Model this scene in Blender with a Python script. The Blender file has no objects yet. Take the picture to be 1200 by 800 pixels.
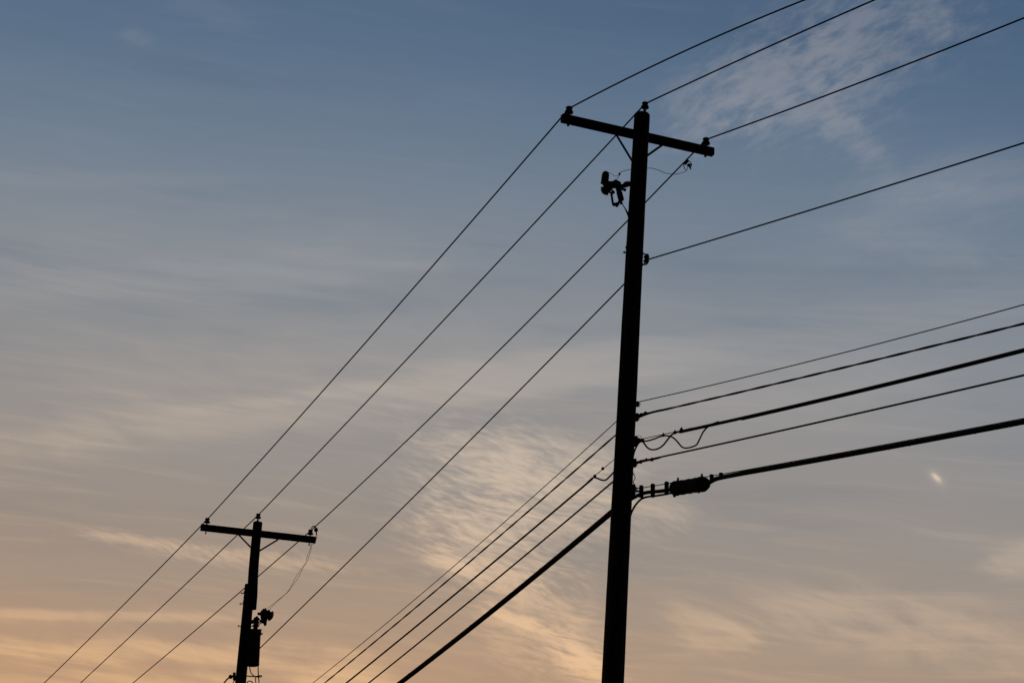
import bpy, math, random
from mathutils import Vector, Matrix
random.seed(7)
scene = bpy.context.scene
COL = scene.collection
R = math.radians

# ------------------------------------------------------------------ camera
FPX = 2700.0                                   # focal length in 1200 px wide picture units
PITCH, ROLL = R(21.3208), R(4.1033)
CAM = Vector((0, 0, 1.6))
ROT = (Matrix.Rotation(math.pi / 2 + PITCH, 3, 'X') @ Matrix.Rotation(ROLL, 3, 'Z'))
cam_data = bpy.data.cameras.new('camera')
cam_data.sensor_width = 36
cam_data.lens = 36 * FPX / 1200
cam_data.clip_start = 0.1
cam_data.clip_end = 20000
cam = bpy.data.objects.new('camera', cam_data)
COL.objects.link(cam)
cam.matrix_world = Matrix.Translation(CAM) @ ROT.to_4x4()
scene.camera = cam

# ------------------------------------------------------------------ view
vs = scene.view_settings
vs.view_transform = 'Standard'
vs.look = 'None'
vs.exposure = 0
vs.gamma = 1
scene.render.film_transparent = False

# surveying helpers: sight lines of the camera turned into points at real distances
def ray(px, py):
    return ROT @ Vector(((px - 600) / FPX, (400 - py) / FPX, -1))
def at(px, py, Q):
    """point on the sight line, on the upright plane through Q facing the viewer"""
    r = ray(px, py)
    n = Vector((Q[0], Q[1], 0)).normalized()
    t = (n.x * Q[0] + n.y * Q[1]) / (n.x * r.x + n.y * r.y)
    return CAM + r * t
def on_upright(px, py, P, az):
    """point on the sight line, on the upright plane through P running along azimuth az"""
    r = ray(px, py)
    n = Vector((-math.sin(az), math.cos(az), 0))
    t = (n.x * P[0] + n.y * P[1]) / (n.x * r.x + n.y * r.y)
    return CAM + r * t
def azel(px, py):
    r = ray(px, py).normalized()
    return math.degrees(math.atan2(r.x, r.y)), math.degrees(math.asin(r.z))

# ------------------------------------------------------------------ world: dusk sky with thin high cloud
SUN_AZ, SUN_EL = 2.0, 4.0
world = bpy.data.worlds.new('World')
scene.world = world
world.use_nodes = True
NT = world.node_tree
world.cycles.sampling_method = 'MANUAL'
world.cycles.sample_map_resolution = 256
NT.nodes.clear()
def node(t, **k):
    n = NT.nodes.new(t)
    for a, b in k.items():
        setattr(n, a, b)
    return n
def plug(sock, v):
    if v is None:
        return
    if isinstance(v, (int, float)):
        sock.default_value = v
    elif isinstance(v, (tuple, list)):
        sock.default_value = v
    else:
        NT.links.new(v, sock)
def mth(op, a, b=None, c=None, clamp=False):
    n = node('ShaderNodeMath', operation=op, use_clamp=clamp)
    plug(n.inputs[0], a); plug(n.inputs[1], b); plug(n.inputs[2], c)
    return n.outputs[0]
add = lambda a, b: mth('ADD', a, b)
sub = lambda a, b: mth('SUBTRACT', a, b)
mul = lambda a, b: mth('MULTIPLY', a, b)
def smooth(x, lo, hi, a=0.0, b=1.0):
    n = node('ShaderNodeMapRange', interpolation_type='SMOOTHSTEP')
    plug(n.inputs[0], x)
    for i, v in enumerate((lo, hi, a, b)):
        n.inputs[i + 1].default_value = v
    return n.outputs[0]
def vec(x, y, z=0.0):
    n = node('ShaderNodeCombineXYZ')
    plug(n.inputs[0], x); plug(n.inputs[1], y); plug(n.inputs[2], z)
    return n.outputs[0]
def noise(v, scale, detail=4, rough=0.55, dist=0.0):
    n = node('ShaderNodeTexNoise')
    plug(n.inputs['Vector'], v)
    n.inputs['Scale'].default_value = scale
    n.inputs['Detail'].default_value = detail
    n.inputs['Roughness'].default_value = rough
    n.inputs['Distortion'].default_value = dist
    return n.outputs['Fac']
def srgb(r, g, b):
    f = lambda c: c / 255 / 12.92 if c / 255 <= .04045 else ((c / 255 + .055) / 1.055) ** 2.4
    return (f(r), f(g), f(b), 1)
def ramp(x, stops):
    n = node('ShaderNodeValToRGB')
    cr = n.color_ramp
    cr.interpolation = 'B_SPLINE' if len(stops) > 4 else 'LINEAR'
    while len(cr.elements) > 1:
        cr.elements.remove(cr.elements[-1])
    cr.elements[0].position = stops[0][0]; cr.elements[0].color = stops[0][1]
    for p, c in stops[1:]:
        e = cr.elements.new(p); e.color = c
    plug(n.inputs[0], x)
    return n.outputs[0]
def mixc(f, a, b):
    n = node('ShaderNodeMix', data_type='RGBA')
    plug(n.inputs[0], f); plug(n.inputs[6], a); plug(n.inputs[7], b)
    return n.outputs[2]

tc = node('ShaderNodeTexCoord')
sep = node('ShaderNodeSeparateXYZ')
NT.links.new(tc.outputs['Generated'], sep.inputs[0])
DX, DY, DZ = sep.outputs
AZ = mul(mth('ARCTAN2', DX, DY), 180 / math.pi)       # compass angle from north (+Y), degrees
EL = mul(mth('ARCSINE', DZ), 180 / math.pi)           # height above the horizon, degrees
zc = mth('MAXIMUM', DZ, 0.06)
PX, PY = mth('DIVIDE', DX, zc), mth('DIVIDE', DY, zc) # where the sight line meets the flat cloud layer

def band(p0, p1, width):
    """soft elongated patch of cloud whose axis runs between two sight lines; also its own along/across coordinates"""
    (u0, v0), (u1, v1) = azel(*p0), azel(*p1)
    cu, cv = (u0 + u1) / 2, (v0 + v1) / 2
    L = math.hypot(u1 - u0, v1 - v0) / 2
    au, av = (u1 - u0) / 2 / L, (v1 - v0) / 2 / L
    W = width / 47.0
    du, dv = sub(AZ, cu), sub(EL, cv)
    s = add(mul(du, au), mul(dv, av))
    t = sub(mul(dv, au), mul(du, av))
    e = add(mth('POWER', mul(mth('ABSOLUTE', s), 1 / L), 2.6), mth('POWER', mul(mth('ABSOLUTE', t), 1 / W), 2.0))
    return mth('POWER', 2.718, mul(e, -1.0)), s, t

# slow wandering that bends every streak a little
wn = node('ShaderNodeTexNoise')
plug(wn.inputs['Vector'], vec(PX, PY, 3.1))
wn.inputs['Scale'].default_value = 1.5; wn.inputs['Detail'].default_value = 2
wsep = node('ShaderNodeSeparateColor'); NT.links.new(wn.outputs['Color'], wsep.inputs[0])
u = add(AZ, mul(sub(wsep.outputs[0], .5), 3.4)); v = add(EL, mul(sub(wsep.outputs[1], .5), 1.3))

# the veil's own light: warm near the sunset horizon, lilac then blue above
eff = add(EL, mul(mth('MAXIMUM', AZ, -2.0), .085))
effw = add(eff, mul(sub(wsep.outputs[2], .5), 1.6))
elr = mth('DIVIDE', effw, 90.0, clamp=True)
k = lambda e: e / 90.0
veil = ramp(elr, [
    (k(0), srgb(222, 156, 98)), (k(9), srgb(202, 153, 110)), (k(12.6), srgb(180, 147, 121)), (k(14.6), srgb(161, 143, 127)),
    (k(17), srgb(150, 142, 136)), (k(19.2), srgb(145, 142, 142)), (k(21.3), srgb(139, 142, 146)), (k(23.4), srgb(127, 136, 147)),
    (k(25.5), srgb(109, 126, 145)), (k(28), srgb(87, 112, 139)), (k(31), srgb(68, 96, 127)), (k(40), srgb(56, 80, 116)),
    (k(60), srgb(44, 66, 102)), (k(90), srgb(36, 56, 90))])
bright = ramp(elr, [
    (k(0), srgb(255, 196, 124)), (k(11), srgb(240, 192, 134)), (k(13.5), srgb(230, 188, 146)), (k(15.5), srgb(220, 189, 160)),
    (k(17.5), srgb(207, 187, 165)), (k(20), srgb(182, 172, 162)), (k(22.5), srgb(160, 160, 162)), (k(26), srgb(140, 148, 160)),
    (k(29), srgb(136, 141, 154)), (k(60), srgb(100, 112, 130))])
dull = ramp(elr, [
    (k(0), srgb(160, 122, 92)), (k(12), srgb(152, 130, 112)), (k(16), srgb(138, 133, 130)), (k(21), srgb(120, 130, 140)),
    (k(25), srgb(98, 116, 137)), (k(30), srgb(70, 96, 124)), (k(60), srgb(40, 62, 98))])

# broad thin sheets over the whole sky
sheet = noise(vec(mul(u, .055), mul(v, .34), 1.0), 1.0, 4, .55)
sheet2 = noise(vec(mul(u, .17), mul(v, 1.05), 5.0), 1.0, 4, .6)
streak_amt = add(mul(sub(sheet, .5), 1.2), mul(sub(sheet2, .5), 1.0))

def field(su, sv, angle, seed, detail=4, rough=.58):
    ca, sa = math.cos(R(angle)), math.sin(R(angle))
    a = add(mul(u, ca), mul(v, sa)); b = sub(mul(v, ca), mul(u, sa))
    return noise(vec(mul(a, su), mul(b, sv), seed), 1.0, detail, rough)
ln_ = node('ShaderNodeTexNoise')
plug(ln_.inputs['Vector'], vec(mul(AZ, .6), mul(EL, .9), 4.4))
ln_.inputs['Scale'].default_value = 1.0; ln_.inputs['Detail'].default_value = 2
lsep = node('ShaderNodeSeparateColor'); NT.links.new(ln_.outputs['Color'], lsep.inputs[0])
u0, v0 = u, v
u = add(u0, mul(sub(lsep.outputs[0], .5), .5)); v = add(v0, mul(sub(lsep.outputs[1], .5), .34))
RIP = field(1.8, 8.2, -14, 11.0, 4, .60)       # fine ripples, tilted down to the right
RIPB = field(.55, 1.8, -18, 13.0, 4, .6)          # the gaps between groups of ripples
CIR = field(1.6, 4.2, 24, 21.0)               # broken ripples high on the right
CIRB = field(.8, 1.35, 20, 23.0, 4, .6)
u, v = u0, v0
STR = field(.20, 3.4, -2, 37.0)               # long level streaks
STRB = field(.14, 1.1, 7, 41.0, 4)

def patch(p0, p1, width, fine, big, thr, soft, gain, wf=.55):
    m, s, t = band(p0, p1, width)
    q = add(add(mul(fine, wf), mul(big, 1 - wf)), mul(sub(m, .5), .22))
    return mul(mul(smooth(q, thr - soft, thr + soft), mth('MINIMUM', mul(m, 1.6), 1.0)), gain)
lights = [
    # rippled cloud between the poles
    patch((485, 525), (750, 590), 62, RIP, RIPB, .55, .19, 1.0, .52),
    patch((475, 600), (660, 680), 52, RIP, RIPB, .56, .19, .90, .52),
    # its brightest filaments
    patch((500, 650), (575, 680), 7, RIP, RIPB, .48, .18, .70),
    patch((568, 712), (655, 744), 7, RIP, RIPB, .45, .16, .85),
    patch((640, 744), (712, 792), 20, RIP, RIPB, .49, .17, 1.0, .5),
    patch((555, 690), (730, 800), 55, RIP, RIPB, .56, .2, .60, .5),
    patch((740, 585), (815, 605), 18, RIP, RIPB, .50, .2, .40),
    # broken ripples high on the right
    patch((810, 145), (1000, 45), 54, CIR, CIRB, .53, .16, .74, .5),
    patch((880, 75), (1150, 5), 56, CIR, CIRB, .55, .16, .62, .5),
    patch((775, 160), (880, 90), 42, CIR, CIRB, .52, .16, .45, .45),
    patch((880, 150), (1060, 95), 40, CIR, CIRB, .53, .16, .6, .45),
    patch((950, 120), (1040, 190), 24, CIR, CIRB, .53, .16, .55, .45),
    patch((940, 255), (1260, 195), 55, CIR, STRB, .52, .2, .36, .25),
    # long feathered band rising to the right
    patch((70, 506), (780, 412), 30, STR, STRB, .50, .28, .36, .5),
    patch((180, 488), (520, 440), 10, STR, RIP, .52, .2, .30, .6),
    patch((420, 465), (860, 402), 32, STR, STRB, .50, .22, .42, .3),
    patch((-40, 528), (170, 505), 24, STR, RIPB, .53, .2, .26, .5),
    # broad pale veil at mid height, and fainter fans on the right
    patch((40, 455), (700, 385), 62, STRB, RIPB, .52, .3, .30, .6),
    patch((740, 455), (1130, 430), 48, STRB, RIPB, .52, .3, .34, .6),
    patch((960, 255), (1210, 320), 24, STR, RIPB, .54, .2, .26, .4),
    patch((1010, 230), (1180, 215), 16, CIR, STRB, .53, .2, .3, .3),
    patch((0, 268), (520, 290), 50, STRB, CIRB, .52, .3, .22, .6),
    # faint level streaks on the left
    patch((-60, 335), (560, 296), 26, STR, STRB, .50, .2, .34),
    patch((-60, 205), (330, 210), 12, STR, STRB, .50, .2, .22),
    patch((140, 40), (180, 48), 8, CIR, CIRB, .45, .2, .22),
    # warm wisp left of the far pole
    patch((85, 622), (240, 642), 8, STR, RIP, .52, .17, .48, .45),
    patch((180, 642), (420, 664), 13, STR, RIP, .54, .17, .46, .45),
    # level bands over the lower left and lower right
    patch((-60, 716), (280, 724), 7, STR, RIPB, .50, .17, .40, .6),
    patch((-60, 756), (360, 768), 17, STR, RIPB, .53, .17, .55, .6),
    patch((-60, 792), (420, 800), 14, STR, RIPB, .52, .17, .45, .6),
    patch((340, 772), (480, 806), 34, STR, RIPB, .52, .2, .55),
    patch((770, 722), (900, 752), 28, STR, RIPB, .53, .2, .42, .25),
    patch((850, 700), (1260, 765), 40, STR, RIPB, .53, .22, .36, .25),
    patch((1140, 662), (1260, 645), 20, RIPB, STRB, .50, .2, .42),
    patch((850, 388), (1260, 352), 20, STR, STRB, .50, .2, .30),
]
glow = lights[0]
for l in lights[1:]:
    glow = add(glow, mul(l, sub(1.0, mth('MINIMUM', glow, 1.0))))
# one small stray scrap of cloud that catches the sun
m, s, t = band((1092.5, 555.5), (1102, 563.5), 2.6)
m2, s, t = band((1088, 551), (1108, 569), 7)
scrap = mth('MINIMUM', add(mul(mul(m, smooth(RIP, .2, .6)), .68), mul(m2, .12)), 1.0)

col = mixc(mul(smooth(streak_amt, 0.0, -.45), .55), veil, dull)
col = mixc(mul(smooth(streak_amt, .05, .55), .25), col, bright)
col = mixc(mul(smooth(STR, .48, .80), smooth(EL, 28, 19, .07, .17)), col, bright)
col = mixc(mul(smooth(STR, .48, .22), .10), col, dull)
col = mixc(glow, col, bright)
col = mixc(scrap, col, srgb(248, 224, 192))

# the sunset side is the bright side: the cloud dims away from the sun
sd = Vector((math.sin(R(SUN_AZ)) * math.cos(R(SUN_EL)), math.cos(R(SUN_AZ)) * math.cos(R(SUN_EL)), math.sin(R(SUN_EL))))
dotn = node('ShaderNodeVectorMath', operation='DOT_PRODUCT')
NT.links.new(tc.outputs['Generated'], dotn.inputs[0])
dotn.inputs[1].default_value = sd
dim = smooth(dotn.outputs['Value'], -.2, .85, .10, 1.0)

sky = node('ShaderNodeTexSky', sky_type='NISHITA', sun_disc=False)
sky.sun_elevation = R(SUN_EL)
sky.sun_rotation = R(SUN_AZ)
sky.air_density = 1.0
sky.dust_density = 1.5
sky.ozone_density = 1.5
bg_sky = node('ShaderNodeBackground'); NT.links.new(sky.outputs[0], bg_sky.inputs[0]); bg_sky.inputs[1].default_value = 0.08
bg_cloud = node('ShaderNodeBackground'); NT.links.new(col, bg_cloud.inputs[0]); NT.links.new(dim, bg_cloud.inputs[1])
cover = smooth(EL, 34, 17, .88, .97)
mixs = node('ShaderNodeMixShader')
NT.links.new(cover, mixs.inputs[0]); NT.links.new(bg_sky.outputs[0], mixs.inputs[1]); NT.links.new(bg_cloud.outputs[0], mixs.inputs[2])
wout = node('ShaderNodeOutputWorld')
NT.links.new(mixs.outputs[0], wout.inputs[0])

# ------------------------------------------------------------------ sun, veiled and almost set, beyond the poles
sl = bpy.data.lights.new('sun', 'SUN')
sl.energy = 0.08
sl.angle = R(8)
sl.color = (1.0, .62, .36)
sun = bpy.data.objects.new('sun', sl)
COL.objects.link(sun)
sun.rotation_euler = (-sd).to_track_quat('-Z', 'Y').to_euler()

# ------------------------------------------------------------------ materials
def material(name, c0, c1, scale=(1, 1, 1), rough=.8, metal=0.0, bump=0.0, detail=6, spec=.3):
    m = bpy.data.materials.new(name)
    m.use_nodes = True
    nt = m.node_tree
    b = nt.nodes['Principled BSDF']
    tcn = nt.nodes.new('ShaderNodeTexCoord')
    mp = nt.nodes.new('ShaderNodeMapping'); mp.inputs['Scale'].default_value = scale
    nz = nt.nodes.new('ShaderNodeTexNoise'); nz.inputs['Scale'].default_value = 1; nz.inputs['Detail'].default_value = detail
    cr = nt.nodes.new('ShaderNodeValToRGB')
    cr.color_ramp.elements[0].position = .35; cr.color_ramp.elements[0].color = (*c0, 1)
    cr.color_ramp.elements[1].position = .68; cr.color_ramp.elements[1].color = (*c1, 1)
    nt.links.new(tcn.outputs['Object'], mp.inputs[0]); nt.links.new(mp.outputs[0], nz.inputs['Vector'])
    nt.links.new(nz.outputs['Fac'], cr.inputs[0]); nt.links.new(cr.outputs[0], b.inputs['Base Color'])
    b.inputs['Roughness'].default_value = rough
    b.inputs['Metallic'].default_value = metal
    b.inputs['Specular IOR Level'].default_value = spec
    if bump:
        bp = nt.nodes.new('ShaderNodeBump'); bp.inputs['Strength'].default_value = bump; bp.inputs['Distance'].default_value = .01
        nt.links.new(nz.outputs['Fac'], bp.inputs['Height']); nt.links.new(bp.outputs[0], b.inputs['Normal'])
    return m
M_WOOD = material('creosoted_wood', (.016, .011, .008), (.045, .032, .024), (26, 26, 1.6), .9, 0, .5, spec=.15)
M_ARM = material('weathered_timber', (.018, .013, .010), (.05, .038, .03), (9, 9, 9), .9, 0, .3, spec=.15)
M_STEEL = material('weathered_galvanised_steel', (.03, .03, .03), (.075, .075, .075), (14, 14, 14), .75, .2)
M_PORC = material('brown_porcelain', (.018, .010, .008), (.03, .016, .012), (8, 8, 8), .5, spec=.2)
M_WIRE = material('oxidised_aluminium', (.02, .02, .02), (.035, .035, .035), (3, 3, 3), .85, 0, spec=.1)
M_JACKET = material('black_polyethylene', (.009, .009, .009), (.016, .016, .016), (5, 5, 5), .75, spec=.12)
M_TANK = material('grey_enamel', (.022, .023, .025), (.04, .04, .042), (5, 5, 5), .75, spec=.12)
M_GRASS = material('dry_roadside_grass', (.03, .038, .014), (.075, .065, .03), (.8, .8, .8), .95, 0, .6)

# ------------------------------------------------------------------ mesh helpers
class MB:
    def __init__(self):
        self.v, self.f = [], []
    def ring(self, c, x, y, r, n, r2=None):
        i = len(self.v)
        for j in range(n):
            a = 2 * math.pi * j / n
            self.v.append(c + x * (r * math.cos(a)) + y * ((r2 or r) * math.sin(a)))
        return i
    def skin(self, a, b, n):
        for j in range(n):
            k = (j + 1) % n
            self.f.append((a + j, a + k, b + k, b + j))
    def lathe(self, base, axis, prof, n=16):
        """prof: (height along axis, radius)"""
        base = Vector(base); axis = Vector(axis).normalized()
        x = axis.orthogonal().normalized(); y = axis.cross(x)
        prev = None
        for h, r in prof:
            i = self.ring(base + axis * h, x, y, max(r, .0005), n)
            if prev is None:
                self.f.append(tuple(reversed(range(i, i + n))))
            else:
                self.skin(prev, i, n)
            prev = i
        self.f.append(tuple(range(prev, prev + n)))
        return self
    def cyl(self, p, q, r0, r1=None, n=12):
        p, q = Vector(p), Vector(q)
        return self.lathe(p, q - p, [(0, r0), ((q - p).length, r0 if r1 is None else r1)], n)
    def tube(self, pts, r, n=8):
        pts = [Vector(p) for p in pts]
        rr = r if callable(r) else (lambda i: r)
        t = (pts[1] - pts[0]).normalized()
        x = t.orthogonal().normalized()
        prev = None
        for i, p in enumerate(pts):
            a = pts[max(i - 1, 0)]; b = pts[min(i + 1, len(pts) - 1)]
            t = (b - a).normalized()
            x = (x - t * x.dot(t)).normalized(); y = t.cross(x)
            k = self.ring(p, x, y, rr(i), n)
            if prev is None:
                self.f.append(tuple(reversed(range(k, k + n))))
            else:
                self.skin(prev, k, n)
            prev = k
        self.f.append(tuple(range(prev, prev + n)))
        return self
    def beam(self, p, q, wide, thick, side=None, cham=.0):
        """bar of rectangular section from p to q; 'side' is the direction of its width"""
        p, q = Vector(p), Vector(q)
        t = (q - p).normalized()
        s = Vector(side) if side is not None else t.orthogonal()
        s = (s - t * s.dot(t)).normalized(); o = t.cross(s)
        w, h = wide / 2, thick / 2
        c = cham
        sec = [(-w + c, -h), (w - c, -h), (w, -h + c), (w, h - c), (w - c, h), (-w + c, h), (-w, h - c), (-w, -h + c)] if c else \
              [(-w, -h), (w, -h), (w, h), (-w, h)]
        n = len(sec); i = len(self.v)
        for e in (p, q):
            for a, b in sec:
                self.v.append(e + s * a + o * b)
        self.skin(i, i + n, n)
        self.f.append(tuple(reversed(range(i, i + n)))); self.f.append(tuple(range(i + n, i + 2 * n)))
        return self
    def ball(self, c, r, n=10, squash=1.0, axis=(0, 0, 1)):
        prof = [(-r * squash * math.cos(math.pi * j / 8), r * math.sin(math.pi * j / 8)) for j in range(9)]
        return self.lathe(c, axis, prof, n)
    def build(self, name, mat, parent=None, origin=None, smooth_angle=35):
        o0 = Vector(parent['_o']) if parent is not None else Vector(origin)
        me = bpy.data.meshes.new(name)
        me.from_pydata([tuple(p - o0) for p in self.v], [], self.f)
        me.materials.append(mat)
        import bmesh
        bm = bmesh.new(); bm.from_mesh(me)
        bmesh.ops.recalc_face_normals(bm, faces=bm.faces)
        bm.to_mesh(me); bm.free()
        for p in me.polygons:
            p.use_smooth = True
        try:
            me.set_sharp_from_angle(angle=R(smooth_angle))
        except Exception:
            pass
        ob = bpy.data.objects.new(name, me)
        COL.objects.link(ob)
        ob['_o'] = tuple(o0)
        if parent is None:
            ob.location = o0
        else:
            ob.parent = parent
        return ob
def tag(o, label, cat, group=None, kind=None):
    o['label'] = label; o['category'] = cat
    if group: o['group'] = group
    if kind: o['kind'] = kind
    return o
def thing(name, loc, label, cat, group=None):
    o = bpy.data.objects.new(name, None)
    o.empty_display_size = .2
    COL.objects.link(o)
    o.location = loc; o['_o'] = tuple(loc)
    return tag(o, label, cat, group)
def catmull(pts, n=8):
    pts = [Vector(p) for p in pts]
    P = [pts[0] * 2 - pts[1]] + pts + [pts[-1] * 2 - pts[-2]]
    out = []
    for i in range(1, len(P) - 2):
        for j in range(n):
            t = j / n
            a, b, c, d = P[i - 1], P[i], P[i + 1], P[i + 2]
            out.append(.5 * ((2 * b) + (c - a) * t + (2 * a - 5 * b + 4 * c - d) * t * t + (3 * b - a - 3 * c + d) * t ** 3))
    out.append(pts[-1])
    return out

# ------------------------------------------------------------------ the lie of the land
SC = 2.44 / 2.75
N = Vector((1.863 * SC, 34.389 * SC, 0))                 # foot of the near pole in plan
F = Vector((-5.757 * SC, 52.938 * SC, 0))                # foot of the far pole in plan
UP = Vector((0, 0, 1))
LINE_AZ = math.atan2(F.y - N.y, F.x - N.x)
U = Vector((math.cos(LINE_AZ), math.sin(LINE_AZ), 0))    # along the line, away from the viewer
A = Vector((math.sin(LINE_AZ), -math.cos(LINE_AZ), 0))   # across the line, to the right
RIGHT_AZ = R(120)                                        # the line bends a little at the near pole
def ground_z(x, y):
    return 4.4 * math.exp(-((Vector((x, y, 0)) - N).length / 18) ** 2) + .12 * math.sin(x * .11) * math.sin(y * .07 + 1) * min(1, math.hypot(x, y) / 30)
def build_ground():
    m = MB()
    xs = [-6000, -2500, -1000, -500, -250] + [i * 3.0 for i in range(-50, 51)] + [250, 500, 1000, 2500, 6000]
    n = len(xs)
    for y in xs:
        for x in xs:
            m.v.append(Vector((x, y + 20, ground_z(x, y + 20))))
    for j in range(n - 1):
        for i in range(n - 1):
            a = j * n + i
            m.f.append((a, a + 1, a + 1 + n, a + n))
    o = m.build('ground', M_GRASS, origin=(0, 0, 0), smooth_angle=180)
    o['kind'] = 'structure'
build_ground()

# ------------------------------------------------------------------ poles
PIN_PROFILE = [(0, .009), (.042, .009), (.042, .050), (.050, .068), (.070, .071), (.088, .060), (.100, .044), (.114, .040), (.124, .054), (.146, .055), (.158, .042), (.164, .014)]
def insulator(base, parent, scale=1.0, pin_down=.17):
    body = MB().lathe(base, UP, [(h * scale, r * scale) for h, r in PIN_PROFILE[2:]], 20).build('insulator', M_PORC, parent)
    p = MB()
    p.cyl(base - UP * pin_down, base + UP * .055 * scale, .010, n=8)
    p.cyl(base + UP * .002, base + UP * .012, .022, n=8)
    p.cyl(base - UP * (pin_down - .005), base - UP * (pin_down - .022), .020, n=6)
    p.build('pin', M_STEEL, body)
    return body
def wood_shaft(foot_top, r0, r1, name, parent, seed, nseg=46, rough=.0025):
    """round timber with slight irregularities and long drying cracks"""
    p, q = foot_top
    rnd = random.Random(seed)
    m = MB()
    n = 40
    t = (q - p).normalized()
    x = Vector((1, 0, 0)); x = (x - t * x.dot(t)).normalized(); y = t.cross(x)
    ph = [rnd.uniform(0, 6.28) for _ in range(8)]
    cracks = [(rnd.randrange(n), rnd.uniform(0, .7), rnd.uniform(.15, .5)) for _ in range(9)]
    prev = None
    L = (q - p).length
    for i in range(nseg + 1):
        f = i / nseg
        c = p + (q - p) * f + x * (.010 * math.sin(f * 5 + ph[0])) + y * (.010 * math.sin(f * 4 + ph[1]))
        rr = r0 + (r1 - r0) * f
        k = len(m.v)
        for j in range(n):
            a = 2 * math.pi * j / n
            d = rough * math.sin(3 * a + ph[2] + f * 9) + rough * .7 * math.sin(7 * a + ph[3] + f * 17) + rnd.uniform(-.0012, .0012)
            for cj, f0, fl in cracks:
                if cj == j and f0 < f < f0 + fl:
                    d -= .012
            m.v.append(c + x * ((rr + d) * math.cos(a)) + y * ((rr + d) * math.sin(a)))
        if prev is None:
            m.f.append(tuple(reversed(range(k, k + n))))
        else:
            m.skin(prev, k, n)
        prev = k
    k = m.ring(q + t * .008, x, y, r1 * .9, n)
    m.skin(prev, k, n)
    m.f.append(tuple(range(k, k + n)))
    return m.build(name, M_WOOD, parent)
def bolt(p, q, parent, r=.009, name='bolt'):
    m = MB().cyl(p, q, r, n=8)
    d = (Vector(q) - Vector(p)).normalized()
    m.cyl(Vector(q) - d * .03, Vector(q) - d * .012, r * 2, n=6)
    return m.build(name, M_STEEL, parent)

WIRE_ENDS = {}

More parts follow.
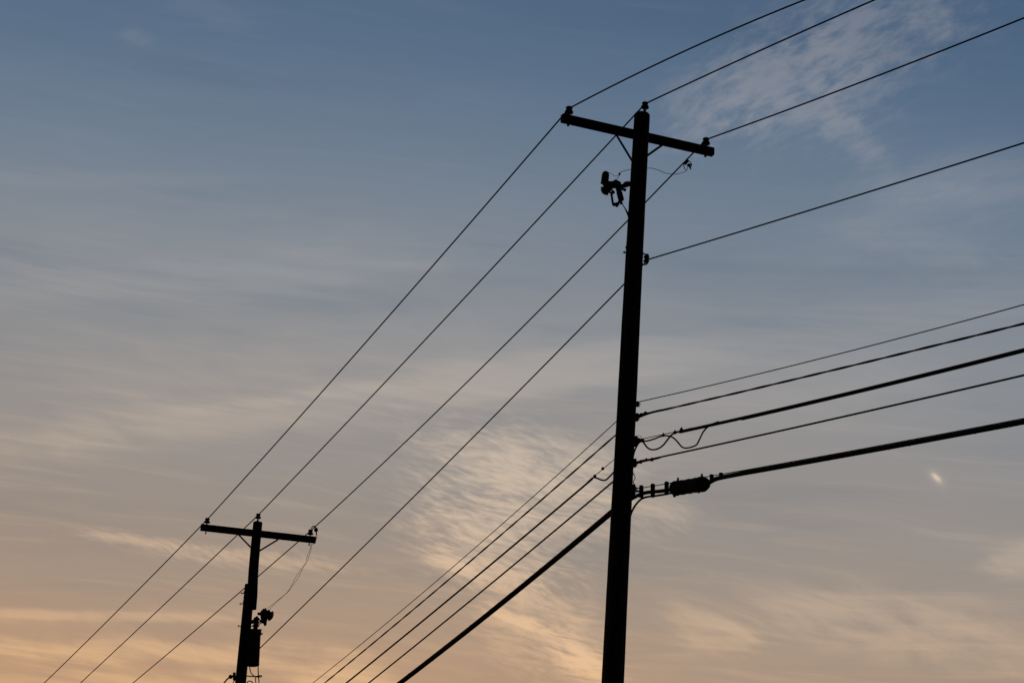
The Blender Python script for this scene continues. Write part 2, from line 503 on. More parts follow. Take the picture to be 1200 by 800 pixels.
def near_pole():
    base = Vector((N.x, N.y, ground_z(N.x, N.y)))
    root = thing('utility_pole', base, 'larger near utility pole with crossarm on top and five cables clamped to its side', 'utility pole', 'wooden utility poles along the line')
    top = at(752.4, 134.5, N); low = at(718.3, 800, N)
    d = (top - low) / (top.z - low.z)
    foot = low + d * (base.z - .5 - low.z)
    wood_shaft((foot, top), .172, .116, 'shaft', root, 3, 60)
    axis = lambda z: low + d * (z - low.z)
    # crossarm bolted to the far face
    arm_q = axis(at(749, 158, N).z) + U * .155
    azA = math.atan2((-A).y, (-A).x)
    pl = on_upright(658.5, 138.5, arm_q, azA); pr = on_upright(835.5, 178.5, arm_q, azA)
    MB().beam(pl, pr, .098, .122, side=U, cham=.008).build('crossarm', M_ARM, root)
    armdir = (pr - pl).normalized()
    armup = armdir.cross(U); armup = armup if armup.z > 0 else -armup
    ctr = pl + armdir * (pr - pl).length / 2
    # braces
    for (ax, ay), (bx, by) in (((721, 156), (745.5, 188.5)), ((776, 170), (755, 184.5))):
        p = on_upright(ax, ay, arm_q - U * .06, azA); q = at(bx, by, N + U * -.02)
        q = Vector((q.x, q.y, q.z)) + U * .09
        br = MB().beam(p, q, .034, .007, side=UP)
        br.cyl(p - U * .02, p + U * .02, .014, n=6)
        br.build('brace', M_STEEL, root)
    bolt(ctr - U * .33, ctr + U * .09, root)
    # pin insulators at the arm's ends
    for key, ix, iy in (('L', 666.5, 135.0), ('Rt', 827.0, 175.5)):
        b = on_upright(ix, iy, arm_q, azA)
        s = (b - pl).dot(armdir)
        b = pl + armdir * s + armup * .062
        insulator(b, root, .92, .17)
        WIRE_ENDS['n' + key] = b + UP * .122
    # ridge pin on the pole top
    b = at(755.5, 131.0, N); b = Vector((b.x, b.y, top.z + .015))
    insulator(b + UP * .055, root, .86, .03)
    m = MB().lathe(b - UP * .16, UP, [(0, .03), (.15, .030), (.165, .040), (.20, .016), (.23, .012)], 12)
    m.beam(b - UP * .22 + U * .02, b + UP * .02 + U * .02, .05, .012, side=A)
    m.build('ridge_pin_bracket', M_STEEL, root)
    WIRE_ENDS['nC'] = b + UP * (.055 + .112)
    # clevis with spool insulator for the neutral
    zc_ = at(759, 302, N).z
    pe = axis(zc_) + A * .118
    c1 = pe + A * .055 - U * .03
    br = MB()
    br.tube(catmull([pe + UP * .085, pe + UP * .085 + A * .07, c1 + UP * .075 + A * .02, c1 + UP * .05 + A * .03], 6), .011, 8)
    br.tube(catmull([pe - UP * .085, pe - UP * .075 + A * .06, c1 - UP * .062 + A * .02, c1 - UP * .052 + A * .02], 6), .011, 8)
    br.beam(pe - UP * .12 + A * .0, pe + UP * .11, .045, .008, side=U)
    br.cyl(c1 - UP * .085, c1 + UP * .075, .008, n=8)
    clev = br.build('spool_bracket', M_STEEL, root)
    MB().lathe(c1 - UP * .05, UP, [(0, .030), (.008, .042), (.03, .042), (.042, .026), (.058, .026), (.07, .042), (.092, .042), (.10, .030)], 18).build('spool', M_PORC, clev)
    WIRE_ENDS['nn'] = c1 + A * .03
    bolt(axis(at(735, 297, N).z), at(730, 295.5, N), root, .009)
    m = MB().tube(catmull([at(735, 293, N), at(733.3, 290.5, N), at(733.6, 288.6, N), at(736, 288.5, N)], 4), .006, 6)
    m.build('staple', M_STEEL, root)
    # strand clamps on the right side
    for px, py, h in ((746.5, 472, .07), (746, 487.5, .11), (744.5, 515.5, .15), (743, 541, .12), (741, 573, .17)):
        z = at(px, py, N).z
        rr = .116 + .056 * (top.z - z) / (top.z - foot.z)
        p = axis(z) + A * (rr + .015) - U * .02
        m = MB().beam(p - UP * h / 2, p + UP * h / 2, .05, .035, side=U, cham=.005)
        m.cyl(p + UP * h * .22 - A * .05, p + UP * h * .22 + A * .045, .010, n=8)
        m.cyl(p - UP * h * .22 - A * .05, p - UP * h * .22 + A * .04, .010, n=8)
        m.build('strand_clamp', M_STEEL, root)
    # ground wire stapled down the trunk
    gw = []
    for i in range(40):
        z = top.z - .35 - i * .29
        rr = .116 + .056 * (top.z - z) / (top.z - foot.z)
        if z < base.z: break
        gw.append(axis(z) + (-A * .55 + U * .83).normalized() * (rr + .006))
    MB().tube(gw, .004, 6).build('ground_wire', M_WIRE, root)
    return root, axis
NEAR, axis_near = near_pole()

def far_pole():
    base = Vector((F.x, F.y, ground_z(F.x, F.y)))
    root = thing('utility_pole', base, 'smaller far utility pole with a spliced top piece and a transformer hung beside it', 'utility pole', 'wooden utility poles along the line')
    # lower trunk, and the lighter top piece bolted to its right
    t2 = at(292.4, 685, F); low = at(281.2, 800, F)
    d = (t2 - low) / (t2.z - low.z)
    foot = low + d * (base.z - .5 - low.z)
    wood_shaft((foot, t2), .165, .104, 'shaft', root, 5, 50)
    q = F - U * .10
    et = at(302.2, 612, q); eb = at(293.6, 713, q)
    wood_shaft((eb, et), .110, .096, 'top_extension', root, 8, 16)
    ed = (et - eb) / (et.z - eb.z)
    exis = lambda z: eb + ed * (z - eb.z)
    axis = lambda z: low + d * (z - low.z)
    arm_q = exis(at(300, 624, q).z) + U * .14
    azA = R(8.08 + 180)
    ad = Vector((math.cos(azA), math.sin(azA), 0))
    pl = on_upright(235, 617.5, arm_q, azA); pr = on_upright(370.2, 632.5, arm_q, azA)
    AR = (pr - pl).normalized()
    back = UP.cross(AR)
    if back.dot(U) < 0: back = -back
    armup = AR.cross(back); armup = armup if armup.z > 0 else -armup
    MB().beam(pl, pr, .095, .135, side=back, cham=.008).build('crossarm', M_ARM, root)
    for (ax, ay), (bx, by) in (((279.5, 626), (295, 640)), ((325.5, 632), (304, 645))):
        p = on_upright(ax, ay, arm_q - back * .06, azA); e = at(bx, by, q) + U * .07
        br = MB().beam(p, e, .034, .007, side=UP)
        br.cyl(p - U * .02, p + U * .02, .014, n=6)
        br.build('brace', M_STEEL, root)
    for key, ix in (('L', 241.5), ('Rt', 364.0)):
        b = on_upright(ix, 621, arm_q, azA)
        s = (b - pl).dot(AR)
        b = pl + AR * s + armup * .068
        insulator(b, root, .92, .20)
        WIRE_ENDS['f' + key] = b + UP * .122
    b = at(302, 609.5, q); b = Vector((b.x, b.y, et.z + .01))
    insulator(b + UP * .04, root, .9, .03)
    MB().lathe(b - UP * .1, UP, [(0, .03), (.11, .03), (.13, .022), (.16, .012)], 12).build('ridge_pin_bracket', M_STEEL, root)
    WIRE_ENDS['fC'] = b + UP * (.04 + .118)
    for y in (687.5, 694.5, 707, 733):
        z = at(285, y, F).z
        c = axis(z)
        tip = at({687.5: 287, 694.5: 282, 707: 280.5, 733: 278.5}[y], y, F)
        bolt(c + (c - tip).normalized() * .16, tip, root, .009)
    # banding around the splice
    for y in (694, 706):
        z = at(291, y, F).z
        c = (axis(z) + exis(z)) / 2
        m = MB()
        pts = []
        dirn = (exis(z) - axis(z)); dirn.z = 0; L = dirn.length; dirn.normalize()
        per = UP.cross(dirn)
        for i in range(33):
            a = 2 * math.pi * i / 32
            pts.append(c + dirn * ((L / 2 + .115) * math.cos(a)) + per * (.122 * math.sin(a)))
        m.tube(pts, .006, 6)
        m.build('banding', M_STEEL, root)
    # clevis for the neutral
    zc_ = at(300, 767, F).z
    pe = axis(zc_) + A * .13
    c1 = pe + A * .05
    br = MB().tube(catmull([pe + UP * .07, c1 + UP * .07, c1 + A * .03 + UP * .05], 5), .011, 8)
    br.tube(catmull([pe - UP * .07, c1 - UP * .07, c1 + A * .03 - UP * .05], 5), .011, 8)
    clev = br.cyl(c1 - UP * .08, c1 + UP * .08, .008, n=8).build('spool_bracket', M_STEEL, root)
    MB().lathe(c1 - UP * .05, UP, [(0, .030), (.008, .042), (.03, .042), (.042, .026), (.058, .026), (.07, .042), (.092, .042), (.10, .030)], 18).build('spool', M_PORC, clev)
    WIRE_ENDS['fn'] = c1 + A * .03
    # service hook low on the left side
    h0 = at(274, 791, F); 
    m = MB().beam(at(274.5, 787.5, F), at(274.5, 796.5, F), .05, .05, side=U, cham=.006)
    m.cyl(at(276, 791, F), at(269.5, 792.5, F), .024, n=10)
    m.ball(at(270.3, 792.4, F), .045, 10)
    m.build('service_hook', M_STEEL, root)
    return root, axis, exis
FAR, axis_far, exis_far = far_pole()

# ------------------------------------------------------------------ overhead wires
def parab(P, az, pxs, z0, s_end, zend=None):
    """height profile z(s) of a hanging wire in the upright plane through P, through z0 at s=0 and the sight lines given"""
    uu = Vector((math.cos(az), math.sin(az), 0))
    S = []
    for px, py in pxs:
        p = on_upright(px, py, P, az)
        S.append(((p - P).dot(uu), p.z))
    if zend is not None:
        S.append((s_end, zend))
    # least squares z = z0 + m s + c s^2
    a11 = sum(s * s for s, z in S); a12 = sum(s ** 3 for s, z in S); a22 = sum(s ** 4 for s, z in S)
    b1 = sum(s * (z - z0) for s, z in S); b2 = sum(s * s * (z - z0) for s, z in S)
    if len(S) == 1:
        mm, cc = (S[0][1] - z0) / S[0][0], 0.0
    else:
        det = a11 * a22 - a12 * a12
        mm, cc = (b1 * a22 - b2 * a12) / det, (a11 * b2 - a12 * b1) / det
    if PRINT: print('   profile m %.3f c %.4f' % (mm, cc), [(round(s, 2), round(z, 2)) for s, z in S])
    return uu, (lambda s: z0 + mm * s + cc * s * s)
PRINT = False
def span_pts(P, az, pxs, s_end, step=.35):
    uu, zf = parab(P, az, pxs, P.z, s_end)
    n = max(4, int(abs(s_end) / step))
    return [Vector((P.x, P.y, 0)) + uu * (s_end * i / n) + UP * zf(s_end * i / n) for i in range(n + 1)]
def span_between(P, Q, mid):
    dv = Vector((Q.x - P.x, Q.y - P.y, 0)); L = dv.length; az = math.atan2(dv.y, dv.x); uu = dv / L
    num = den = 0
    for m in mid:
        p = on_upright(m[0], m[1], P, az); t = (p - P).dot(uu) / L
        w = 4 * t * (1 - t)
        num += w * ((P.z + (Q.z - P.z) * t) - p.z); den += w * w
    sag = num / den
    if PRINT: print('   sag %.3f over %.1f' % (sag, L))
    sag = max(sag, .0)
    n = 50
    return [P + (Q - P) * (i / n) - UP * (4 * sag * (i / n) * (1 - i / n)) for i in range(n + 1)]

POWER = 'power conductors on the insulators'
def conductor(key, mid_left, left, right, r, label, lr=None):
    P = WIRE_ENDS['n' + key]; Q = WIRE_ENDS['f' + key]
    if PRINT: print('conductor', key)
    r_ = span_pts(P, RIGHT_AZ + math.pi, right, 24)
    m_ = span_between(P, Q, mid_left)
    l_ = span_pts(Q, LINE_AZ, left, 26)
    pts = list(reversed(r_)) + m_[1:] + l_[1:]
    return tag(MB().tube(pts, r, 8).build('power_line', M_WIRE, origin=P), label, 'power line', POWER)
import os
PRINT = bool(os.environ.get('WIRE_DEBUG'))
conductor('L', [(482.5, 340), (390, 444.5)], [(133, 720), (51.5, 800)], [(800, 61), (920, 9.8), (942, 0)], .0115, 'leftmost bare power wire, tied to insulators on the left ends of both crossarms')
conductor('C', [(553, 340), (390, 512)], [(179.5, 720), (94, 800)], [(920, 46.3), (1025, 0)], .0115, 'middle bare power wire, tied to insulators on the very tops of both poles')
conductor('Rt', [(656, 340), (451, 540)], [(180, 779.5), (155.5, 800)], [(1080, 69), (1200, 21.3)], .0115, 'bare power wire tied to insulators on the right ends of both crossarms')
conductor('n', [(690, 374), (527, 540)], [(262, 815)], [(1080, 205.5), (1200, 167.5)], .0108, 'single bare wire on the spool bracket below the near crossarm, well above the cables')

def near_side(px, py, out=.03):
    z = at(px, py, N).z
    q = axis_near(z) + A * (.14 + out) - U * .02
    p = at(px, py, q)
    return p
COMMS = 'communication cables on the lower part of the poles'
def cable_pts(start, right, left, s_right=24, s_left=17.6):
    P = near_side(*start)
    if PRINT: print('cable', start)
    r_ = span_pts(P, RIGHT_AZ + math.pi, right, s_right)
    l_ = span_pts(P, LINE_AZ, left, s_left)
    return P, r_, l_
# thin guy strand
P, r_, l_ = cable_pts((747, 471), [(900, 435.5), (1050, 397), (1200, 357)], [(582, 620), (464, 720), (366.5, 800)])
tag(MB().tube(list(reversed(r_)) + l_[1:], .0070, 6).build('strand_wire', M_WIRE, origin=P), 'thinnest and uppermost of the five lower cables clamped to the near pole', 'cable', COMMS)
# twisted drop pair
P, r_, l_ = cable_pts((747, 487), [(900, 451.5), (1050, 416), (1200, 379)], [(594.5, 620), (477, 720), (380, 800)])
path = catmull(list(reversed(r_)) + l_[1:], 3)
def twisted(path, off, r, pitch, name, mat, origin, parent=None, phase=0.0, n=6, ctr=0):
    pts, s = [], 0
    x = None
    for i, p in enumerate(path):
        t = (path[min(i + 1, len(path) - 1)] - path[max(i - 1, 0)]).normalized()
        o = t.cross(UP).normalized(); w = o.cross(t)
        if i: s += (p - path[i - 1]).length
        a = 2 * math.pi * s / pitch + phase
        pts.append(p + o * (off * math.cos(a)) + w * (off * math.sin(a)))
    return MB().tube(pts, r, n).build(name, mat, parent, origin)
root = twisted(path, .0048, .0105, 1.1, 'twisted_cable', M_JACKET, P)
tag(root, 'twisted pair cable, second from the top of the five lower cables', 'cable', COMMS)
root['_o'] = tuple(P)
twisted(path, .0048, .0105, 1.1, 'second_strand', M_JACKET, None, parent=root, phase=math.pi)
m = MB()
for (px, py, r) in ((746.8, 486.6, .034), (751.5, 485.8, .026), (756.4, 484.2, .028)):
    m.ball(at(px, py, P), r, 8, 1.1)
m.tube(catmull([at(744, 491.5, P), at(749, 488.6, P), at(756, 485.6, P), at(764, 483.0, P), at(776, 480.2, P)], 5), .016, 8)
m.build('dead_end_clamp', M_STEEL, root)

# third: lashed bundle with slack loops
P, r_, l_ = cable_pts((746, 515.5), [(900, 481), (1050, 446), (1200, 408)], [(623, 620), (500, 722.5), (404.5, 800)])
cut = next(i for i, p in enumerate(r_) if (p - P).length > 1.4)
cutl = next(i for i, p in enumerate(l_) if (p - P).length > 1.45)
bun = thing('lashed_cable', P, 'cable bundle with hanging slack loops beside the near pole, third of five lower cables', 'cable', COMMS)
MB().tube(list(reversed(r_)) + l_[1:], .006, 6).build('messenger_strand', M_WIRE, bun)
dn = lambda L, h: [p - UP * h for p in L]
MB().tube(catmull(dn(r_[cut - 1:], .018), 2), .0205, 10).build('cable', M_JACKET, bun)
MB().tube(catmull(dn(r_[cut + 3:], .034) , 2), .015, 10).build('cable', M_JACKET, bun)
MB().tube(catmull(dn(l_[cutl - 1:], .014), 2), .0150, 10).build('cable', M_JACKET, bun)
Pl = lambda x, y: at(x, y, P)
onr = lambda x, y: on_upright(x, y, P, RIGHT_AZ + math.pi)
MB().tube(catmull([Pl(748, 516), Pl(753, 517), Pl(758.5, 524), Pl(764, 526.6), Pl(771, 525.5), Pl(777.5, 521), Pl(783, 514), Pl(788, 508.6), onr(797, 505.2), onr(812, 501.5)], 8), .0128, 8).build('slack_loop', M_JACKET, bun)
MB().tube(catmull([Pl(747, 517.5), Pl(757, 516.6), Pl(766, 514.3), Pl(774, 511.2), Pl(781, 510.3), Pl(788, 512), Pl(794, 517.5), Pl(799, 523.3), Pl(804, 524.7), Pl(811, 523.4), Pl(816.5, 520.5), Pl(820.5, 513), onr(825, 504.5), onr(832, 498), onr(842, 494)], 8), .0118, 8).build('slack_loop', M_JACKET, bun)
MB().tube(catmull([Pl(752, 516), Pl(748, 519.5), Pl(744.5, 526), Pl(742.3, 533), Pl(741, 541)], 8), .0125, 8).build('slack_loop', M_JACKET, bun)
MB().tube(catmull([at(718, 549.5, P + U * .1), at(714.5, 556), at(709, 561.5), at(704.5, 562), at(699, 559.6), at(695.5, 557.8)], 8) if False else
          catmull([on_upright(x, y, P, LINE_AZ) for x, y in ((720, 552), (714.5, 558), (709.5, 562.2), (704.5, 562), (699.5, 560), (695, 559.5), (689, 564.5))], 8), .0125, 8).build('slack_loop', M_JACKET, bun)
MB().tube(catmull([Pl(746, 513.5), Pl(747, 511), Pl(748.8, 510), Pl(750.8, 511), Pl(752.5, 514)], 6), .0035, 6).build('wire_tail', M_WIRE, bun)
for (x, y, f, r) in ((777.3, 509.8, Pl, .022), (791, 506.6, onr, .025), (798.5, 503.3, onr, .026)):
    MB().ball(f(x, y), r, 8).cyl(f(x, y) - UP * .02, f(x, y) + UP * .035, .010, n=6).build('lashing_clamp', M_STEEL, bun)
for (x, y) in ((706.4, 548.8), (697, 557.6)):
    c = on_upright(x, y, P, LINE_AZ)
    MB().ball(c, .024, 8).build('lashing_clamp', M_STEEL, bun)
MB().tube([Pl(745, 513.5), Pl(750, 515.5), Pl(755, 515.6)], .026, 8).ball(Pl(747, 516.5), .04, 8).build('dead_end_clamp', M_STEEL, bun)

# fourth cable
P, r_, l_ = cable_pts((745, 541.5), [(935, 500), (1050, 474), (1200, 439.5)], [(651.5, 620), (500, 745.5), (431.5, 800)])
root = MB().tube(catmull(list(reversed(r_)) + l_[1:], 2), .0128, 8).build('telephone_cable', M_JACKET, origin=P)
tag(root, 'plain round cable, fourth of the five lower cables, just above the thick one', 'cable', COMMS)
m = MB()
for (px, py, r) in ((744.5, 540.5, .030), (750.6, 539.8, .022), (757.2, 537.2, .015), (763.8, 537.0, .024)):
    m.lathe(at(px, py + 2, P), UP, [(-.01, r), (.02, r * .9), (.04, r * .3)], 8)
m.tube(catmull([at(740, 548, P), at(743.5, 544.5, P), at(750, 541.6, P), at(758, 539.6, P), at(766, 538, P), at(774, 536, P)], 5), .011, 8)
m.build('dead_end_clamp', M_STEEL, root)

# fifth: heavy trunk cable under its strand, with the splice case
P, r_, l_ = cable_pts((746, 572.5), [(850, 554.5), (1050, 518.5), (1200, 490)], [(692, 618.5), (494, 778), (468, 798.5)])
trunk = thing('trunk_cable', P, 'thickest and lowest of the five cables, lashed under a thin strand', 'cable', COMMS)
MB().tube(list(reversed(r_)) + l_[1:], .0065, 6).build('messenger_strand', M_WIRE, trunk)
cut = next(i for i, p in enumerate(r_) if (p - P).length > 1.75)
on5 = lambda x, y: on_upright(x, y, P, RIGHT_AZ + math.pi)
rest = dn(r_[cut:], .040)
big = [on5(826, 567), on5(832, 564.5), on5(841, 560.3)]
rest = [p for p in rest if (p - P).length > (big[-1] - P).length + .25]
MB().tube(catmull(big + rest, 3), .031, 12).build('cable', M_JACKET, trunk)
path = catmull(rest, 4)
twisted(path, .032, .004, .38, 'lashing_wire', M_WIRE, None, parent=trunk, n=5)
cutl = 2
MB().tube(catmull([on5(786, 573.5), on5(776, 575), on5(766, 576), on5(757, 577), on5(748, 580), on5(740.5, 584), on5(730, 589.5)], 6), .026, 10).build('cable', M_JACKET, trunk)
MB().tube(catmull(dn(l_[cutl:], .034), 2), .041, 12).build('cable', M_JACKET, trunk)
path = catmull(dn(l_[cutl:], .034), 6)
twisted(path, .042, .004, .38, 'lashing_wire', M_WIRE, None, parent=trunk, n=5)
for x, y0, y1, w in ((751.5, 569, 582.5, .05), (765, 567, 582, .05), (781.2, 564.5, 579, .05)):
    p, q = on5(x, y0), on5(x, y1)
    MB().beam(p, q, w, .05, side=Vector((math.cos(RIGHT_AZ), math.sin(RIGHT_AZ), 0)), cham=.006).build('cable_spacer', M_JACKET, trunk)
for x, y0, y1 in ((834, 556, 565), (845, 554, 561)):
    p, q = on5(x, y0), on5(x, y1)
    MB().beam(p, q, .04, .05, side=Vector((math.cos(RIGHT_AZ), math.sin(RIGHT_AZ), 0)), cham=.006).build('cable_spacer', M_JACKET, trunk)
MB().tube(catmull([on5(786, 577.5), on5(776, 579.5), on5(766, 581), on5(758, 582), on5(751.5, 584.5), on5(745.5, 590.5), on5(741, 598), on5(738.5, 605), on5(737, 616), on5(735.5, 640)], 6), .0145, 10).build('riser_cable', M_JACKET, trunk)
MB().lathe(at(741, 574, P), A, [(0, .03), (.03, .03), (.05, .02), (.1, .014)], 10).build('strand_end', M_STEEL, trunk)

# splice case slung under the strand
c0, c1 = on5(787.0, 572.8), on5(829.5, 566.0)
ax = (c1 - c0).normalized(); L = (c1 - c0).length
case = thing('splice_case', (c0 + c1) / 2, 'black barrel shaped splice case slung in the thick cable beside the near pole', 'splice case')
m = MB()
m.lathe(c0, ax, [(h, r * .84) for h, r in [(0, .05), (.05, .075), (.07, .098), (.09, .122), (.12, .124), (.135, .118), (L * .5, .116), (L - .19, .118), (L - .17, .126), (L - .12, .126), (L - .10, .118), (L - .05, .095), (L - .02, .065), (L, .04)]], 24)
m.build('case_body', M_JACKET, case)
for f in (.30, .5, .68):
    MB().lathe(c0 + ax * (L * f - .012), ax, [(0, .099), (.004, .103), (.02, .103), (.024, .099)], 24).build('strap', M_STEEL, case)
sidev = ax.cross(UP).normalized(); upv = sidev.cross(ax)
MB().beam(c0 + ax * .12 + sidev * .099, c0 + ax * (L - .14) + sidev * .099, .03, .022, side=upv).beam(c0 + ax * .12 - sidev * .099, c0 + ax * (L - .14) - sidev * .099, .03, .022, side=upv).build('seam_flange', M_JACKET, case)
for x, yb, yt in ((794.5, 566, 560.5), (822.5, 562, 556)):
    p, q = on5(x, yb), on5(x, yt)
    MB().cyl(p, q, .018, .014, n=8).ball(q, .016, 8).build('hanger', M_STEEL, case)
for f, r in ((.09 / L, .02), (.78, .016)):
    MB().ball(c0 + ax * (L * f) - upv * .104, r, 8).build('drain_plug', M_STEEL, case)

# wavy bonding wire along the pole's right edge
Q = near_side(742, 555)
w = catmull([at(741, 547, Q), at(741.6, 553, Q), at(743.8, 557.5, Q), at(744.2, 560, Q), at(742.4, 563.5, Q), at(743, 567, Q), at(745.4, 570.5, Q), at(748, 571.8, Q)], 6)
tag(MB().tube(w, .006, 6).build('bonding_wire', M_WIRE, origin=Q), 'short wavy wire on the near pole joining the fourth cable to the thick one', 'wire')

# ------------------------------------------------------------------ cutout and arrester hung on the near pole
def near_cutout():
    Q = axis_near(at(740, 220, N).z) - A * .30 + U * .06
    a = lambda x, y, o=0.0: at(x, y, Q + U * o)
    root = thing('fuse_cutout', a(722, 222), 'fuse cutout with a surge arrester on a bracket left of the near pole', 'fuse cutout', 'fuse cutouts and arresters')
    arm = MB()
    arm.tube(catmull([a(747, 214.5), a(741, 215.5), a(735, 215.8), a(730, 218), a(724, 219.0)], 6), lambda i: .020 + .026 * min(1, i / 12) if i < 16 else .034, 8)
    arm.beam(a(727, 219), a(713, 215.2), .075, .05, side=UP, cham=.006)
    arm.build('bracket_arm', M_STEEL, root)
    # arrester: stack of sheds standing at the outer end
    prof = [(0, .026), (.02, .03), (.03, .062), (.045, .055)]
    h = .045
    for i in range(3):
        prof += [(h + .006, .044), (h + .018, .044), (h + .022, .058), (h + .034, .058), (h + .04, .044)]
        h += .04
    prof += [(h + .01, .05), (h + .03, .05), (h + .045, .036), (h + .06, .014)]
    b0, b1 = a(708.2, 217), a(710.2, 200)
    MB().lathe(b0, b1 - b0, prof, 18).build('arrester', M_PORC, root)
    MB().tube(catmull([a(708.5, 216.3), a(711.5, 214.2), a(715, 215), a(719, 217)], 5), .020, 8).build('arrester_strap', M_STEEL, root)
    # porcelain body leaning to the lower left
    p0, p1 = a(720, 214), a(706, 226)
    ln = (p1 - p0).length
    pr = [(0, .03), (.02, .045)]
    for i in range(4):
        s = .03 + i * (ln - .05) / 4
        e = (ln - .05) / 4
        r = .068 + .012 * (i >= 2)
        pr += [(s, r * .72), (s + e * .35, r * .72), (s + e * .45, r), (s + e * .75, r * .95), (s + e * .95, r * .72)]
    pr += [(ln - .012, .05), (ln, .02)]
    MB().lathe(p0, p1 - p0, pr, 18).build('insulator_body', M_PORC, root)
    # fuse barrel
    f0, f1 = a(722.5, 213), a(728.3, 235.5)
    fl = (f1 - f0).length
    MB().lathe(f0, f1 - f0, [(0, .02), (.01, .043), (.06, .045), (.065, .038), (fl * .55, .040), (fl * .56, .044), (fl - .03, .044), (fl - .01, .040), (fl, .025)], 16).build('fuse_tube', M_JACKET, root)
    MB().ball(a(721.5, 213.5), .04, 10).ball(a(724.5, 215.5), .045, 10).build('top_contact', M_STEEL, root)
    MB().cyl(a(728, 221.5), a(732.5, 222.4), .020, n=8).ball(a(732, 222.4), .026, 10).build('pull_ring', M_STEEL, root)
    MB().cyl(a(716.5, 224.5), a(719, 225.8), .03, n=8).ball(a(718.5, 225.3), .028, 8).build('side_lug', M_STEEL, root)
    # lower frame and hinge
    m = MB().tube(catmull([a(716.2, 225.5), a(717.2, 232), a(718.6, 239.8), a(720, 240.3)], 5), .017, 8)
    m.build('lower_rod', M_STEEL, root)
    m = MB().beam(a(718.8, 240), a(725.5, 238.2), .045, .03, side=UP, cham=.006)
    m.ball(a(722.8, 240.6), .028, 8).ball(a(728, 238), .024, 8).ball(a(725.6, 236.6), .022, 8)
    m.build('hinge', M_STEEL, root)
    MB().tube([a(729.2, 239), a(732, 243.5), a(734.5, 248), a(737, 253), a(738.6, 256.5)], lambda i: (.007, .008, .013, .020, .024)[i], 8).build('lead', M_JACKET, root)
    return a
a_cut = near_cutout()

# jumper from the right power wire, behind the pole, to the cutout
Rw = WIRE_ENDS['nRt']; 
def on_rt(px, py):
    Qd = WIRE_ENDS['fRt']; dv = Qd - Rw
    return on_upright(px, py, Rw, math.atan2(dv.y, dv.x))
clampP = on_rt(804.5, 189.5)
backp = axis_near(at(750, 196, N).z) + U * .24
j = [clampP + Vector((.0, 0, -.02)), at(805.8, 196.5, clampP), at(803.5, 200.5, clampP * .55 + backp * .45), at(797, 203.2, clampP * .45 + backp * .55), at(789, 204.2, clampP * .3 + backp * .7), at(780, 203, backp), at(772, 199.6, backp), at(764, 197.2, backp),
     at(757, 197.4, backp), at(749, 198.5, backp), at(741, 198.4, backp), at(734, 199.6, backp * .7 + a_cut(730, 200) * .3), a_cut(728, 201.6), a_cut(726, 203.8), a_cut(724.6, 207.5), a_cut(722, 212)]
jw = thing('jumper_wire', clampP, 'thin curved jumper wire from the right power wire past the near pole to the cutout', 'wire', 'thin jumper wires')
MB().tube(catmull(j, 7), .0042, 6).build('wire', M_WIRE, jw)
MB().tube(catmull([a_cut(726, 203.8), a_cut(723.5, 206), a_cut(720, 206.4), a_cut(717, 204), a_cut(713.6, 202.4), a_cut(711, 201.5)], 6), .0035, 6).build('wire', M_WIRE, jw)
MB().ball(a_cut(726, 204), .016, 8, 1.4).build('connector', M_STEEL, jw)
m = MB()
tdir = (WIRE_ENDS['fRt'] - Rw).normalized()
m.cyl(clampP - tdir * .03, clampP + tdir * .055, .028, n=10)
m.tube(catmull([clampP + tdir * .08, at(801.2, 194.5, clampP), at(803.5, 199.8, clampP), at(806, 200), at(806.5, 198)], 5) if False else
       catmull([at(800.8, 192, clampP), at(802.2, 197.2, clampP), at(804.2, 199.6, clampP)], 5), .006, 6)
m.tube(catmull([at(806, 187.8, clampP), at(809.6, 190.6, clampP), at(810.5, 194, clampP), at(809, 197, clampP)], 5), .006, 6)
m.lathe(at(807, 192, clampP), at(809.6, 198.5, clampP) - at(807, 192, clampP), [(0, .012), (.015, .032), (.035, .030), (.045, .016), (.10, .009)], 10)
m.beam(at(805.5, 194.5, clampP), at(810.4, 192.6, clampP), .02, .02, side=UP)
m.build('hot_line_clamp', M_STEEL, jw)

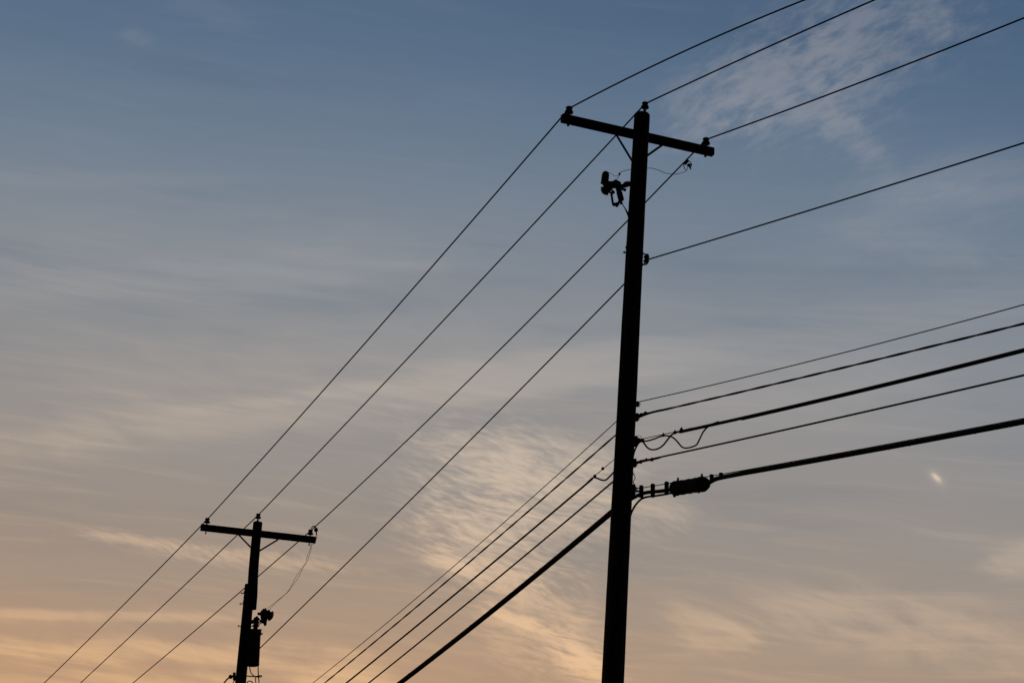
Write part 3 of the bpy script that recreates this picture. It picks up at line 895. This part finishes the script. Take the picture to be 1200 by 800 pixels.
# ------------------------------------------------------------------ transformer hung on the far pole
def transformer():
    Q = axis_far(at(295, 757, F).z) + A * .20 - U * .10
    a = lambda x, y: at(x, y, Q)
    t0, t1 = a(295.3, 779.5), a(297.4, 737.5)
    root = thing('transformer', t0, 'grey can transformer with a bushing on its lid, hung beside the far pole', 'transformer')
    ax = (t1 - t0).normalized(); h = (t1 - t0).length
    r = .148
    MB().lathe(t0, ax, [(0, r - .02), (.012, r), (.03, r + .004), (.045, r), (h - .10, r), (h - .085, r + .006), (h - .06, r + .006), (h - .05, r)], 28).build('tank', M_TANK, root)
    MB().lathe(t0 + ax * (h - .05), ax, [(0, r + .012), (.022, r + .012), (.045, r * .85), (.062, r * .4), (.066, .02)], 28).build('lid', M_TANK, root)
    for f in (.25, .8):
        p = t0 + ax * (h * f)
        e = axis_far(p.z)
        MB().beam(p, e, .10, .05, side=UP).build('mounting_bracket', M_STEEL, root)
    # high voltage bushing
    b0, b1 = a(299.2, 737), a(301.2, 721.5)
    L = (b1 - b0).length
    pr = [(0, .045), (.03, .05)]
    for i in range(3):
        s = .04 + i * (L - .07) / 3; e = (L - .07) / 3
        pr += [(s, .048), (s + e * .3, .048), (s + e * .4, .070), (s + e * .7, .066), (s + e * .95, .048)]
    pr += [(L - .02, .03), (L, .016)]
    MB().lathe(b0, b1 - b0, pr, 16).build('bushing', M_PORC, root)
    # small low voltage lugs on the tank's side
    for (x, y) in ((304.6, 738.5), (305.6, 743)):
        MB().lathe(a(x - 3, y), a(x + 2, y - 1) - a(x - 3, y), [(0, .03), (.06, .03), (.065, .018), (.1, .012)], 10).build('side_bushing', M_PORC, root)
    # secondary leads under the tank
    lead = lambda pts, rr: MB().tube(catmull([a(*p) for p in pts], 6), rr, 8).build('secondary_lead', M_JACKET, root)
    lead([(292.6, 779), (293, 784), (295, 789), (299, 792), (303.5, 792.8), (306.4, 792.2), (306.2, 791), (303, 791.2), (299.5, 793.2), (299.8, 801), (300.2, 815)], .010)
    lead([(302.4, 779), (302.6, 786), (303.0, 793), (303.6, 801), (304, 815)], .011)
    lead([(289, 801), (290.5, 798), (293, 797.4), (296, 799), (297.5, 802.5)], .012)
    MB().beam(a(287, 791.5), a(305, 792.4), .02, .02, side=UP).build('lead_bracket', M_STEEL, root)
transformer()

def far_cutout():
    Q = axis_far(at(308, 722, F).z) + A * .34 - U * .12
    a = lambda x, y: at(x, y, Q)
    root = thing('fuse_cutout', a(308, 725), 'dark fuse cutout tilted above the transformer on the far pole', 'fuse cutout', 'fuse cutouts and arresters')
    p0, p1 = a(305.5, 716.2), a(320.0, 722.6)
    ln = (p1 - p0).length
    pr = [(0, .03), (.015, .05)]
    for i in range(3):
        s = .02 + i * (ln - .04) / 3; e = (ln - .04) / 3
        pr += [(s, .085), (s + e * .3, .085), (s + e * .4, .112), (s + e * .75, .106), (s + e * .95, .085)]
    pr += [(ln - .01, .06), (ln, .03)]
    MB().lathe(p0, p1 - p0, pr, 16).build('insulator_body', M_PORC, root)
    MB().cyl(a(306.8, 718), a(307.5, 714.8), .022, .014, n=8).ball(a(307.5, 715.4), .022, 8).build('top_contact', M_STEEL, root)
    f0, f1 = a(308.5, 717), a(311.5, 733)
    MB().lathe(f0, f1 - f0, [(0, .03), (.02, .07), (.12, .078), (.17, .06), (.22, .034), (.285, .018)], 14).build('fuse_tube', M_JACKET, root)
    MB().beam(a(301.8, 719.0), a(307.5, 718.2), .05, .05, side=UP).build('clamp_bar', M_STEEL, root)
    MB().beam(a(304, 727), a(310.5, 727.8), .05, .05, side=UP).build('clamp_bar', M_STEEL, root)
    MB().beam(a(293, 728.5), a(303, 727.0), .07, .07, side=UP).build('bracket_arm', M_STEEL, root)
    MB().tube(catmull([a(303, 732), a(306, 729.5), a(309, 730), a(310, 733)], 5), .011, 6).build('lead', M_JACKET, root)
    return a
a_far = far_cutout()

# wiggly pair of thin leads from the far crossarm's right end down to the cutout
Rf = WIRE_ENDS['fRt']
Qa, Qb = Rf, a_far(312, 716)
def jl(pts, n=8):
    out = []
    for i, (x, y) in enumerate(pts):
        f = i / (len(pts) - 1)
        out.append(at(x, y, Qa * (1 - f) + Qb * f))
    return catmull(out, n)
jr = thing('jumper_wire', Rf, 'pair of thin wavy leads hanging from the far crossarm down to its cutout', 'wire', 'thin jumper wires')
base = [(364.6, 637), (363.6, 645), (361.2, 652), (357.8, 659), (355.2, 663.5), (351.2, 670), (347.4, 677), (343, 684.5), (337.5, 692), (331, 699), (324, 704.5), (317, 709.5), (311, 714.5)]
rn = random.Random(4)
for kk in (0, 1):
    pts = [(x + (rn.uniform(-.9, .9) + (.8 if kk else -.6)) , y + rn.uniform(-.6, .6)) for x, y in base]
    pts[0] = base[0]
    if kk:
        pts[-1] = (315.5, 714.5); pts[-2] = (318.5, 710.8)
    MB().tube(jl(pts), .0045, 6).build('wire', M_WIRE, jr)
m = MB()
c = at(370.3, 620.5, Rf)
m.ball(c, .045, 10, 1.1).cyl(c, at(371, 626.5, Rf), .014, n=8)
m.tube(catmull([at(364.4, 619, Rf), at(367, 616.3, Rf), at(369.6, 616.8, Rf), c], 5), .012, 6)
m.build('hot_line_clamp', M_STEEL, jr)
MB().tube(catmull([at(371, 626, Rf), at(371.2, 630, Rf + U * .1), at(368, 636.5, Rf + U * .12), at(364.6, 638.5, Rf)], 6), .005, 6).build('wire', M_WIRE, jr)

# service cable leaving the far pole's hook to the lower left
h = at(270.3, 792.4, F)
p = [h, at(266, 795.5, h), at(262, 800.5, h - U * .3), at(250, 815, h - U * 1.0), at(225, 850, h - U * 2.5)]
tag(MB().tube(catmull(p, 8), .016, 8).build('service_cable', M_JACKET, origin=h), 'short service cable leaving the hook low on the left of the far pole', 'cable')

for o in list(bpy.data.objects):
    if '_o' in o: del o['_o']
